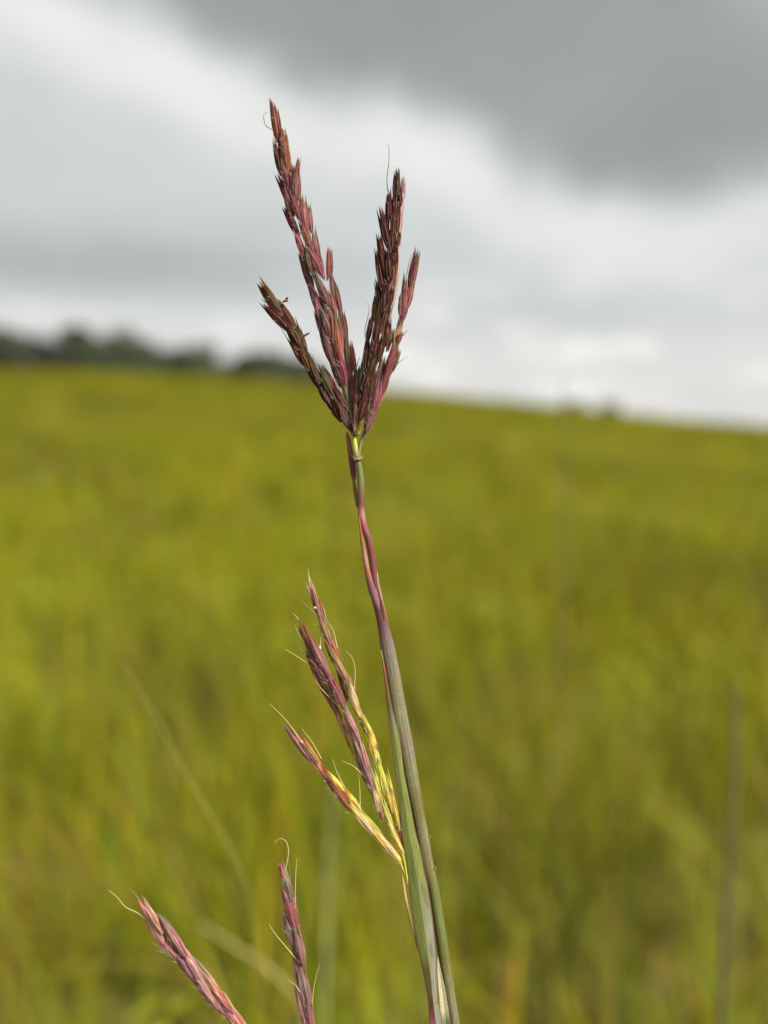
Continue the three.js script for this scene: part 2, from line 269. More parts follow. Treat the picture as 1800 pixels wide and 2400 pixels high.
// one spikelet: the fat sessile floret between two keeled glumes, with its slimmer stalked partner and the hairy stalk beside it
function spikeletGeometry(len, wid, cols, seed, bend, bz, simple) {
  const r = rng(seed * 7919 + 13), parts = [];
  const body = (len, wid, cols, ox, oy, oz, lean, fine) => {
    const roll = (r() - 0.5) * 1.8, sx = r() * 40;
    const colour = (t, a, edge) => {
      let c = t < 0.45 ? mix3(cols[0], cols[1], smooth(0.05, 0.45, t + 0.1 * noise2(a * 1.5 + sx, t * 3))) : mix3(cols[1], cols[2], smooth(0.5, 0.88, t + 0.12 * noise2(a * 1.7 + sx, t * 3)));
      const streak = noise2(a * 2.6 + sx, t * 1.1 + sx), fn = noise2(a * 5.5 + sx, t * 2.2), blot = noise2(a * 1.2 + sx * 2, t * 6);
      const k = 1 + 0.34 * streak + 0.3 * fn + 0.22 * blot;
      c = [c[0] * k, c[1] * k, c[2] * k];
      if (fn > 0.3) { const f = 0.7 * smooth(0.3, 0.7, fn); c = [c[0] * (1 + 0.8 * f), c[1] * (1 + 1.1 * f), c[2] * (1 + 0.9 * f)]; }
      if (edge > 0) c = mix3(c, [Math.min(0.5, cols[1][0] * 1.9), Math.min(0.36, cols[1][1] * 2.2 + 0.004), Math.min(0.3, cols[1][2] * 2.1 + 0.004)], 0.6 * edge);
      return c;
    };
    const shell = (a0, a1, nu, nv, t0, t1, rs, lift, skew, edged) => grid(nu, nv, (u, v) => {
      const t = lerp(t0, t1, v), a = lerp(a0, a1, u) + roll, e = edged ? smooth(0.8, 1, Math.abs(u * 2 - 1)) : 0;
      const ww = table(WPROF, edged ? lerp(t, v, 0.6) : t) * wid / 2 * rs * (1 + 0.075 * Math.cos(a * 6)) * (1 + (edged ? 0.07 * e : 0));
      const x = Math.sin(a) * ww + bend * len * t * t + skew * wid * t + ox + lean * len * t, z = Math.cos(a) * ww * 0.5 + bz * len * t * t + lift * wid + oz;
      return [x, oy + t * len, z, ...colour(t, a, e)];
    }, !edged);
    parts.push(shell(0, Math.PI * 2, fine ? 26 : 16, fine ? 16 : 12, 0, 0.97, 0.9, 0, 0, false));
    if (fine) parts.push(shell(-1.9, 0.8, 14, 16, 0.0, 1.02, 1.08, 0.04, -0.07 - 0.1 * r(), true), shell(0.7, 3.0, 11, 14, 0.02, 0.94, 1.05, 0.01, 0.08 + 0.12 * r(), true));
    else parts.push(shell(-1.4, 1.2, 10, 12, 0.0, 1.02, 1.1, 0.05, -0.1 + 0.2 * r(), true));
  };
  body(len, wid, cols, 0, 0, 0, 0, true);
  if (!simple) {
    const sd = r() < 0.5 ? -1 : 1;
    body(len * (0.85 + 0.15 * r()), wid * 0.8, [cols[0], cols[1], cols[r() < 0.5 ? 1 : 2]], sd * wid * 0.36, len * (0.0 + 0.12 * r()), -wid * (0.12 + 0.25 * r()), sd * 0.03 * r(), true);
    body(len * (0.75 + 0.2 * r()), wid * 0.72, [cols[1], cols[r() < 0.5 ? 0 : 1], cols[2]], -sd * wid * 0.38, len * (0.04 + 0.2 * r()), -wid * (0.15 + 0.3 * r()), -sd * 0.03 * r(), false);
    // hairy stalk: a thin pale rod along the other side
    const st = mix3(P.blush, cols[1], 0.6);
    for (const q of [-sd, sd * 0.2]) parts.push(grid(6, 12, (u, v) => { const a = u * 6.2832, rd = 0.00007 + 0.00004 * Math.sin(v * 3), y = len * 0.62 * v; return [q * wid * (0.30 + 0.26 * Math.sin(v * 2.4)) + Math.sin(a) * rd, y, wid * 0.2 * (q === -sd ? 0.6 : 1.5) * Math.sin(v * 2.6) + Math.cos(a) * rd, ...st]; }, true));
  }
  return mergeGeometries(parts);
}
function orient(geo, B, T, tilt = 0) {                 // y axis -> B..T, z axis towards the viewer
  const y = new THREE.Vector3().subVectors(T, B).normalize(), x = new THREE.Vector3().crossVectors(y, FWD).normalize(), z = new THREE.Vector3().crossVectors(x, y);
  geo.applyMatrix4(new THREE.Matrix4().makeBasis(x, y, z).setPosition(B)); return geo;
}
let seedCount = 1;
const hairColor = [0.42, 0.37, 0.32];
function hairTuft(list, B, T, wid, n, r) {
  const y = new THREE.Vector3().subVectors(T, B).normalize(), x = new THREE.Vector3().crossVectors(y, FWD).normalize();
  for (let i = 0; i < n; i++) {
    const a = (r() - 0.5) * 2.4, base = B.clone().addScaledVector(x, Math.sin(a) * wid * 0.32).addScaledVector(FWD, Math.cos(a) * wid * 0.3).addScaledVector(y, r() < 0.5 ? wid * 0.1 * r() : B.distanceTo(T) * 0.55 * r());
    const dir = y.clone().multiplyScalar(0.9).addScaledVector(x, Math.sin(a) * 1.0 + (r() - 0.5) * 0.5).addScaledVector(FWD, 0.4 * r()).normalize(), L = wid * (0.2 + 0.4 * r());
    const mid = base.clone().addScaledVector(dir, L * 0.5).addScaledVector(y, L * 0.08), end = base.clone().addScaledVector(dir, L).addScaledVector(y, L * 0.25);
    list.push(sweep([base, mid, end], (v) => lerp(0.000032, 0.00001, v), () => hairColor, 4, 4));
  }
}
// m: readings' scale, axis: rachis points [A, x, y], list of spikelets [A, bx, by, tx, ty, width, z in mm, 'base mid tip']
function raceme(parent, axis, z0, z1, rpx, axisCols, spikelets, awns = [], hairs = 10, tone = 1.08, dusk = '#72484e', share = 0.36) {
  const pts = axis.map(([A, x, y], i) => { const [px, py] = A(x, y); return at(px, py, lerp(z0, z1, i / (axis.length - 1)) - 0.25); });
  const origin = pts[0].clone(), ra = rng(seedCount * 31 + 5);
  const geo = sweep(pts, (v, a) => rpx * PX * lerp(1.5, 0.75, v) * lerp(0.42, 1, smooth(0.06, 0.28, v)) * (1 + 0.05 * noise2(v * 30, 3) + 0.05 * Math.cos(a * 6)), (v, a) => { const c = mix3(axisCols[0], axisCols[1], smooth(0.1, 0.9, v + 0.1 * noise2(v * 12, a))); const k = 1 + 0.2 * noise2(a * 3, v * 20); return c.map((q) => q * k); }, 12, 70);
  const root = part('raceme', geo, matStem, parent, origin);
  const hl = [], p0 = axis[0][0](axis[0][1], axis[0][2]), p1 = axis[axis.length - 1][0](axis[axis.length - 1][1], axis[axis.length - 1][2]);
  for (const [A, bx, by, tx, ty, w, z, sch] of spikelets) {
    const ex = tx - bx, ey = ty - by, grow = Math.max(0, Math.min(0.4, 4.0 * w / Math.hypot(ex, ey) - 1)), [x0, y0] = A(bx - ex * (0.05 + 0.35 * grow), by - ey * (0.05 + 0.35 * grow)), [x1, y1] = A(tx + ex * (0.06 + 0.4 * grow), ty + ey * (0.06 + 0.4 * grow)), s = S.get(A);
    const f = Math.min(1, Math.max(0, ((x0 - p0[0]) * (p1[0] - p0[0]) + (y0 - p0[1]) * (p1[1] - p0[1])) / ((p1[0] - p0[0]) ** 2 + (p1[1] - p0[1]) ** 2))), zz = lerp(z0, z1, f) + z;
    const B = at(x0, y0, zz), T = at(x1, y1, zz + (z > 0 ? 0.5 : -0.2) + (ra() - 0.5) * 0.8), cols = sch.split(' ').map((k) => mix3(P[k], hex(dusk).map((q) => q * 0.85), share)), sd = seedCount++;
    const tint = tone * (0.82 + 0.36 * ra()), len = B.distanceTo(T), g = spikeletGeometry(len, w / s * PX * (tone > 1.2 ? 0.54 : 0.64), cols.map((c) => c.map((q) => q * tint)), sd, (ra() - 0.5) * 0.05, -0.03 * ra());
    orient(g, B, T); part('spikelet', g, matSpikelet, root, B);
    if (hairs) hairTuft(hl, B, T, w / s * PX, Math.round(hairs * (0.5 + ra())), ra);
  }
  if (hl.length) { const h = part('hairs', mergeGeometries(hl), matHair, root, origin); h.userData.kind = 'stuff'; }
  for (const w of awns) awn(root, w, lerp(z0, z1, 0.5));
  return root;
}
function awn(root, [A, pale, ...xy], z) {
  const p = []; for (let i = 0; i < xy.length; i += 2) { const [px, py] = A(xy[i], xy[i + 1]); p.push(at(px, py, z + 0.8 + 0.5 * noise2(px * 0.02, py * 0.02))); }
  const c = pale === 'pale' ? [0.55, 0.5, 0.22] : pale === 'grey' ? [0.2, 0.17, 0.15] : [0.12, 0.07, 0.04];
  part('awn', sweep(p, (v) => lerp(0.00012, 0.00004, v), () => c, 5, 26), matHair, root, p[0]);
}

// ---- the main plant, rooted in the ground
const foot = at(1120, 2400).setY(0); foot.x += 0.10; foot.z -= 0.02; foot.y = ground(foot.x, foot.z);
const plant = thing('bluestem_plant', foot, 'tall grass plant with forked maroon seed spikes standing sharp against the grey sky', 'grass plant');

const culmPts = [[828, 1019, 11, 'lime'], [832, 1046, 12.5, 'lime'], [836, 1074, 13.5, 'olive'], [840, 1088, 14, 'green'], [844, 1115, 15.5, 'green'], [846, 1145, 16, 'olive'], [846, 1180, 16, 'maroon'], [847, 1205, 16, 'pink'], [853, 1235, 17, 'crimson'], [863, 1262, 17, 'maroon'], [871, 1300, 17, 'maroon'], [876, 1336, 16.5, 'maroon'], [880, 1370, 16, 'maroon'], [890, 1430, 16, 'olive'], [907, 1523, 16, 'olive'], [928, 1640, 18, 'green'], [962, 1812, 22, 'sage'], [990, 1958, 24, 'green'], [1015, 2081, 25, 'green'], [1028, 2160, 25, 'green'], [1040, 2240, 24, 'green'], [1052, 2320, 23, 'green'], [1065, 2400, 22, 'sage'], [1085, 2520, 22, 'green'], [1110, 2680, 22, 'green']];
{
  const pts = culmPts.map(([x, y]) => at(x, y, y < 1100 ? 0 : y < 1400 ? -0.2 : -1.2)), rad = culmPts.map((q) => q[2] / 2 * PX), col = culmPts.map((q) => P[q[3]]);
  const last = pts[pts.length - 1];
  for (const t of [0.25, 0.5, 0.75, 1]) { pts.push(last.clone().lerp(foot, t).add(new THREE.Vector3(0.012 * Math.sin(t * 3.1), t === 1 ? -0.03 : 0, 0))); rad.push(0.0013); col.push(P.green); }
  const n = pts.length - 1, pick = (arr, v) => { const s = Math.min(n - 1e-6, v * n), i = Math.floor(s), f = s - i; return Array.isArray(arr[0]) ? mix3(arr[i], arr[i + 1], smooth(0, 1, f)) : lerp(arr[i], arr[i + 1], f); };
  const geo = sweep(pts, (v, a) => pick(rad, v) * (1 + 0.03 * Math.cos(a * 11)), (v, a) => { const c = pick(col, v), k = 1 + 0.16 * noise2(a * 3.4, v * 18) + 0.12 * noise2(a * 8, v * 60) + 0.08 * noise2(a, v * 150) + 0.12 * noise2(a * 5, v * 400); return mix3(c, P.sage, 0.12 + 0.1 * noise2(a * 2, v * 30)).map((q) => q * k); }, 36, 620);
  part('culm', geo, matStem, plant, foot);
  // nodes: a swollen ring with a frayed pale collar where the racemes leave
  const ring = (px, py, w, tilt, z) => { const c = at(px, py, z), l = []; const g = grid(20, 8, (u, v) => { const a = u * 6.2832, r = (w / 2) * PX * (0.86 + 0.26 * Math.sin(v * Math.PI) + 0.04 * noise2(a * 3, px)), k = 1 + 0.3 * noise2(a * 4, v * 3 + px); return [c.x + Math.sin(a) * r, c.y + (v - 0.5) * 9 * PX + Math.sin(a) * r * tilt, c.z + Math.cos(a) * r, ...mix3(P.plum, P.tan, v * 0.7).map((q) => q * k)]; }, true); l.push(g);
    const r = rng(px); for (let i = 0; i < 16; i++) { const a = r() * 6.28, b = new THREE.Vector3(c.x + Math.sin(a) * w / 2 * PX, c.y, c.z + Math.cos(a) * w / 2 * PX), e = b.clone().add(new THREE.Vector3(Math.sin(a) * 0.0006, 0.0006 + 0.0008 * r(), Math.cos(a) * 0.0006)); l.push(sweep([b, b.clone().lerp(e, 0.5), e], (v) => lerp(0.00006, 0.00001, v), () => hairColor, 4, 3)); }
    part('node', mergeGeometries(l), matStem, plant, c); };
  ring(833, 1018, 17, 0.15, 0.1); ring(839, 1077, 19, 0.25, 0.1);
}
// a long folded strip: [x, y, width px, colour name], fold > 0 cups towards the viewer; edge colour
function strip(name, rows, z, fold, edgeCol, opt = {}) {
  const n = rows.length - 1, pts = rows.map(([x, y, , , dz], i) => at(x, y, z + (dz ?? 0))), curve = new THREE.CatmullRomCurve3(pts, false, 'centripetal');
  const T = new THREE.Vector3(), C = new THREE.Vector3(), X = new THREE.Vector3(), Z = new THREE.Vector3();
  const side = (sgn) => grid(26, opt.nv ?? 90, (u, v) => {
    curve.getPoint(v, C); curve.getTangent(v, T); X.crossVectors(T, FWD).normalize(); Z.crossVectors(X, T).normalize(); if (T.y > 0) X.multiplyScalar(1); else X.multiplyScalar(-1);
    const s = Math.min(n - 1e-6, v * n), i = Math.floor(s), f = s - i, w = lerp(rows[i][2], rows[i + 1][2], f) * PX, q = u * 2 - 1;
    const roll = opt.roll ? opt.roll(v) : 0, ox = q * w / 2, oz = fold * (opt.round ? q * q : Math.abs(q)) * w / 2 + 0.006 * w * Math.cos(q * 26) + sgn * 0.00007 * (1 - q * q * 0.8);
    const cr = Math.cos(roll), sr = Math.sin(roll), lx = ox * cr - oz * sr, lz = ox * sr + oz * cr;
    let c = mix3(P[rows[i][3]], P[rows[i + 1][3]], smooth(0, 1, f));
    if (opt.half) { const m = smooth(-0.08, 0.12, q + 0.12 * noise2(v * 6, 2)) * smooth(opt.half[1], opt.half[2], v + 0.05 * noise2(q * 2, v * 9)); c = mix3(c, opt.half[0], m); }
    const k = 1 + 0.16 * noise2(q * 9, v * 4) + 0.12 * noise2(q * 22, v * 8) + 0.1 * noise2(q * 2, v * 30);
    c = c.map((x) => x * k);
    const blot = noise2(q * 1.6 + 20, v * (opt.blot ?? 16)); if (blot > 0.45) c = mix3(c, opt.blotCol ?? P.rust, 0.5 * smooth(0.45, 0.7, blot));
    if (edgeCol) c = mix3(c, edgeCol, 0.85 * smooth(0.84, 0.95, Math.abs(q)));
    if (opt.midrib) c = mix3(c, opt.midrib, 0.55 * smooth(0.1, 0.02, Math.abs(q)));
    return [C.x + X.x * lx + Z.x * lz, C.y + X.y * lx + Z.y * lz, C.z + X.z * lx + Z.z * lz, ...c];
  });
  return part(name, mergeGeometries([side(1), side(-1)]), opt.mat ?? matLeaf, plant, pts[n]);
}
// sheath wrapped round the culm, its mouth open to the right at the top
{
  const rows = [[866, 1352, 9, 'salmon'], [870, 1368, 17, 'salmon'], [877, 1386, 23, 'mauve'], [885, 1410, 25.5, 'plum'], [893, 1440, 26.5, 'plum'], [899, 1470, 27, 'plum'], [909, 1523, 34, 'grey'], [924.5, 1610, 37.5, 'sage'], [938.5, 1696, 41, 'sage'], [947.5, 1740, 40, 'grey'], [961, 1812, 37, 'sage'], [976, 1892, 33, 'green'], [989, 1958, 31, 'sage'], [1003, 2038, 30, 'green'], [1015, 2081, 27, 'green'], [1028, 2160, 26.5, 'green'], [1040, 2240, 27, 'green'], [1052, 2320, 25.5, 'sage'], [1065, 2400, 25, 'sage'], [1085, 2520, 25, 'green']];
  const pts = rows.map(([x, y]) => at(x, y, -1.2)), n = rows.length - 1;
  const geo = sweep(pts, (v, a) => { const s = Math.min(n - 1e-6, v * n), i = Math.floor(s), f = s - i; return lerp(rows[i][2], rows[i + 1][2], f) / 2 * PX * (1 + 0.028 * Math.cos(a * 14)); },
    (v, a) => { const s = Math.min(n - 1e-6, v * n), i = Math.floor(s), f = s - i; let c = mix3(P[rows[i][3]], P[rows[i + 1][3]], f); const k = 0.9 + 0.15 * noise2(a * 4, v * 5) + 0.12 * noise2(a * 9.5, v * 9) + 0.1 * noise2(a * 2, v * 60) + 0.16 * noise2(a * 6, v * 240); c = mix3(c, P.plum, 0.28 * smooth(-0.2, 0.6, noise2(a * 1.3 + 9, v * 7))).map((q) => q * k); const sp = noise2(a * 5 + 30, v * 330); if (sp > 0.88) c = mix3(c, P.cream, 0.35); const b = noise2(a * 2.5 + 4, v * 13); if (b > 0.42) c = mix3(c, P.rust, 0.65 * smooth(0.42, 0.75, b)); return c; }, 44, 620, 0.9);
  part('leaf_sheath', geo, matStem, plant, pts[n]);
}
strip('spathe', [[812, 1012, 3, 'tan'], [816, 1026, 10, 'salmon'], [820, 1052, 13, 'salmon'], [825, 1085, 14, 'plum'], [828, 1112, 13, 'magenta'], [829, 1128, 6, 'tan'], [831, 1142, 8, 'salmon'], [835, 1168, 9, 'tan'], [838, 1190, 6, 'salmon']], -0.9, -0.4, P.maroon, { round: true, nv: 60 });
strip('sheath_margin', [[841, 1210, 3, 'salmon'], [845, 1240, 5, 'salmon'], [850, 1275, 9, 'salmon'], [856, 1310, 11.5, 'blush'], [862, 1342, 13.5, 'salmon'], [868, 1366, 17, 'mauve'], [874, 1386, 20, 'mauve'], [881, 1408, 18, 'mauve'], [887, 1430, 10, 'plum']], 0.75, -0.45, P.plum, { round: true, nv: 60 });
strip('sheath_margin', [[884, 1342, 2, 'cream'], [886, 1368, 6, 'blush'], [891, 1392, 7, 'blush'], [898, 1420, 5, 'salmon'], [905, 1450, 3, 'salmon']], 0.3, -0.4, P.tan, { round: true, nv: 40 });
strip('leaf_blade', [[893, 1524, 2, 'straw'], [898, 1552, 4, 'salmon'], [905, 1600, 7, 'rust'], [912, 1650, 12, 'olive'], [920, 1696, 17, 'sage'], [926, 1730, 22, 'leaf'], [937, 1812, 21, 'leaf'], [950, 1892, 26, 'leaf'], [959, 1958, 34, 'leaf'], [968, 1999, 38, 'leaf'], [974, 2038, 40, 'leaf'], [981, 2081, 45, 'leaf'], [992, 2160, 47, 'leaf'], [1001, 2228, 43, 'leaf'], [1009, 2284, 33, 'olive'], [1013, 2329, 25, 'olive'], [1016, 2352, 24, 'brown'], [1019, 2376, 28, 'magenta'], [1024, 2420, 30, 'pink'], [1034, 2480, 30, 'green'], [1050, 2560, 28, 'green'], [1085, 2660, 22, 'green']], 1.35, -0.26, P.maroon, { half: [[0.215, 0.215, 0.155], 0.46, 0.6], midrib: P.sage, nv: 240, blot: 10, blotCol: P.olive });  // right half paler: silvery sheen and waxy bloom put into the colour
strip('leaf_base', [[1026, 2244, 2, 'cream'], [1030, 2280, 10, 'cream'], [1036, 2320, 17, 'cream'], [1041, 2360, 20, 'cream'], [1046, 2400, 23, 'sage'], [1060, 2480, 24, 'sage'], [1085, 2560, 20, 'green']], 0.35, 0.3, P.sage, { nv: 80, blotCol: P.sage });
strip('bract', [[940, 2044, 2, 'grey'], [945, 2066, 5, 'straw'], [950, 2100, 6.5, 'straw'], [958, 2140, 6, 'tan'], [968, 2180, 4.5, 'tan'], [979, 2225, 1.5, 'olive']], 0.6, -0.2, P.tan, { nv: 60 });

// ---- upper racemes
const pedicel = [P.leaf, P.sage];
raceme(plant, [[A4, 462, 2060], [A2, 1225, 2120], [A2, 1195, 1960], [A2, 1165, 1760], [A2, 1090, 1500], [A2, 960, 1050], [A2, 850, 500], [A2, 720, 100], [A1, 880, 1850], [A1, 760, 1480], [A1, 660, 1150], [A1, 560, 800], [A1, 500, 450]], 0, -2, 6.2, [P.sage, P.plum], [
  [A1, 520, 640, 434, 88, 112, 0.3, 'maroon rust plum'], [A1, 545, 560, 490, 215, 60, 0.7, 'rust brown tan'], [A1, 560, 1050, 455, 600, 100, 0.1, 'olive brown rust'], [A1, 645, 1045, 565, 470, 122, 0.8, 'amber rust orange'], [A1, 600, 760, 545, 430, 80, 1.0, 'dark rust amber'],
  [A1, 640, 1210, 552, 880, 115, 0.6, 'dark maroon sage'], [A1, 742, 1378, 738, 960, 128, 1.0, 'crimson mauve rust'], [A1, 735, 1120, 780, 830, 62, 0.8, 'rust rust grey'], [A1, 705, 1060, 700, 970, 46, 0.9, 'amber rust tan'],
  [A1, 700, 1500, 512, 1035, 96, -0.2, 'maroon maroon brown'], [A1, 690, 1560, 600, 1250, 105, 0.4, 'maroon mauve plum'], [A1, 778, 1620, 680, 1290, 84, 1.2, 'dark crimson plum'], [A1, 880, 1800, 822, 1295, 118, 0.7, 'maroon pink tan'], [A1, 945, 1800, 905, 1450, 74, 0.1, 'magenta pink green'],
  [A1, 765, 1815, 606, 1490, 100, 0.0, 'dark crimson brown'], [A1, 720, 1700, 650, 1530, 50, 0.6, 'maroon maroon tan'], [A1, 925, 2000, 800, 1640, 108, 1.1, 'maroon rust plum'], [A1, 850, 2150, 745, 1810, 90, 0.6, 'crimson maroon blush'], [A1, 1030, 2170, 960, 1770, 95, 0.2, 'mauve pink sage'],
  [A1, 905, 2350, 800, 2075, 72, -0.3, 'dark plum brown'], [A1, 965, 2330, 862, 1930, 112, 1.0, 'plum sage green'], [A2, 845, 240, 700, -90, 104, 1.4, 'crimson magenta mauve'], [A2, 740, 470, 588, -10, 95, -0.2, 'plum plum green'], [A2, 880, 300, 800, -50, 74, 0.3, 'plum pink sage'],
  [A2, 955, 668, 800, 270, 112, 1.4, 'maroon mauve sage'], [A2, 840, 750, 700, 375, 112, 0.1, 'plum mauve plum'], [A2, 985, 1095, 865, 690, 122, 1.3, 'plum mauve grey'], [A2, 900, 1080, 760, 690, 96, 0.1, 'maroon plum plum'], [A2, 870, 880, 760, 540, 90, 0.8, 'plum mauve mauve'],
  [A2, 1105, 1400, 1035, 740, 118, 1.7, 'crimson salmon green'], [A2, 1020, 1420, 870, 950, 140, 0.8, 'plum mauve plum'], [A2, 1030, 1495, 900, 1050, 90, 0.2, 'mauve plum plum'], [A2, 1172, 1670, 1075, 1250, 88, 1.6, 'maroon crimson crimson'], [A2, 1110, 1695, 950, 1230, 96, 0.9, 'mauve plum mauve'], [A2, 1140, 1690, 1040, 1420, 70, 1.2, 'mauve plum plum'], [A2, 1000, 960, 930, 640, 80, 0.9, 'plum mauve sage']
], [[A1, 'grey', 440, 470, 350, 410, 320, 300, 330, 260, 372, 235], [A1, 'dark', 560, 450, 615, 520, 640, 620, 632, 745], [A1, 'dark', 475, 780, 445, 650, 450, 480], [A1, 'grey', 1070, 2150, 1035, 1930, 1000, 1780, 990, 1700], [A1, 'grey', 445, 320, 415, 290], [A1, 'grey', 670, 975, 740, 935], [A1, 'dark', 615, 1500, 600, 1455]]);
raceme(plant, [[A4, 462, 2055], [A4, 452, 1800], [A2, 1235, 1900], [A2, 1215, 1600], [A2, 1170, 1200], [A2, 1080, 700], [A2, 990, 350], [A1, 1165, 2150]], -1.2, -3.5, 5, [P.salmon, P.mauve], [
  [A2, 930, 300, 948, -110, 62, 0.4, 'salmon salmon salmon'], [A2, 985, 250, 965, -80, 44, 0, 'mauve mauve pink'], [A2, 1005, 580, 975, 230, 82, 0.3, 'pink mauve mauve'], [A2, 1040, 820, 960, 420, 74, 1.0, 'crimson pink green'], [A2, 1105, 785, 1035, 330, 74, 0.2, 'salmon pink green'], [A2, 1180, 1140, 1130, 720, 74, 0, 'salmon salmon green'],
  [A2, 1150, 1240, 1080, 780, 70, 0.6, 'mauve mauve sage'], [A2, 1195, 1480, 1155, 1040, 70, 0.4, 'sage sage mauve'], [A2, 1272, 1500, 1218, 1115, 84, 0.2, 'pink salmon green'], [A2, 1225, 1720, 1205, 1420, 92, 0.6, 'pink mauve magenta'], [A2, 1300, 1900, 1292, 1430, 94, 0.2, 'pink sage green'], [A2, 1262, 1930, 1240, 1660, 84, 0.8, 'mauve pink grey'], [A4, 455, 1960, 455, 1560, 60, 0.2, 'salmon magenta magenta']
], [[A2, 'grey', 1300, 1440, 1340, 1310], [A4, 'grey', 500, 1010, 540, 880]]);
raceme(plant, [[A4, 450, 2080], [A2, 1180, 2190], [A2, 1010, 1980], [A2, 900, 1800], [A2, 780, 1600], [A2, 660, 1390], [A2, 560, 1180], [A2, 440, 960], [A2, 280, 740], [A2, 140, 520]], 0.5, 2, 5.6, [P.maroon, P.brown], [
  [A2, 310, 740, 72, 385, 132, 0.6, 'maroon amber amber'], [A2, 300, 700, 90, 380, 60, 1.0, 'amber olive rust'], [A2, 240, 640, 58, 420, 50, 0.2, 'amber rust salmon'], [A2, 480, 1010, 122, 625, 135, 0.8, 'dark maroon brown'], [A2, 495, 930, 262, 540, 112, 0.3, 'rust rust tan'], [A2, 590, 1200, 335, 760, 108, 0.9, 'brown brown maroon'], [A2, 640, 1290, 500, 855, 74, 0.2, 'brown green olive'], [A2, 655, 1210, 538, 880, 54, -0.2, 'rust pink brown'],
  [A2, 650, 1430, 420, 1000, 118, 0.7, 'dark brown olive'], [A2, 790, 1590, 590, 1150, 96, 0.3, 'maroon olive rust'], [A2, 700, 1480, 560, 1180, 80, 1.0, 'dark amber rust'], [A2, 810, 1640, 650, 1250, 78, 0.9, 'maroon olive green'], [A2, 850, 1720, 640, 1400, 98, 0.5, 'dark maroon maroon'], [A2, 800, 1580, 720, 1345, 56, -0.2, 'crimson maroon olive'], [A2, 1005, 1830, 808, 1405, 108, 1.0, 'maroon sage green'], [A2, 995, 1975, 830, 1630, 112, 0.5, 'dark maroon brown'], [A2, 930, 1900, 790, 1600, 88, 0.8, 'maroon dark olive'],
  [A2, 1068, 1795, 862, 1462, 104, 0.6, 'crimson crimson maroon'], [A2, 1175, 1980, 1025, 1730, 90, 0.8, 'mauve magenta magenta'], [A2, 1190, 2170, 1000, 1775, 96, 1.2, 'maroon maroon green'], [A2, 1245, 2250, 1040, 2000, 92, 0.8, 'maroon dark crimson'], [A2, 1150, 2120, 1090, 1930, 70, 1.4, 'mauve salmon sage'], [A2, 1090, 2130, 960, 1950, 70, 0.2, 'dark maroon plum']
], [[A2, 'dark', 470, 1200, 375, 1020, 310, 910], [A2, 'grey', 800, 1430, 745, 1310, 690, 1245], [A2, 'dark', 895, 1545, 840, 1530], [A2, 'dark', 122, 610, 68, 550], [A2, 'dark', 300, 610, 262, 545]], 5, 0.46, '#5a2c0e', 0.3);
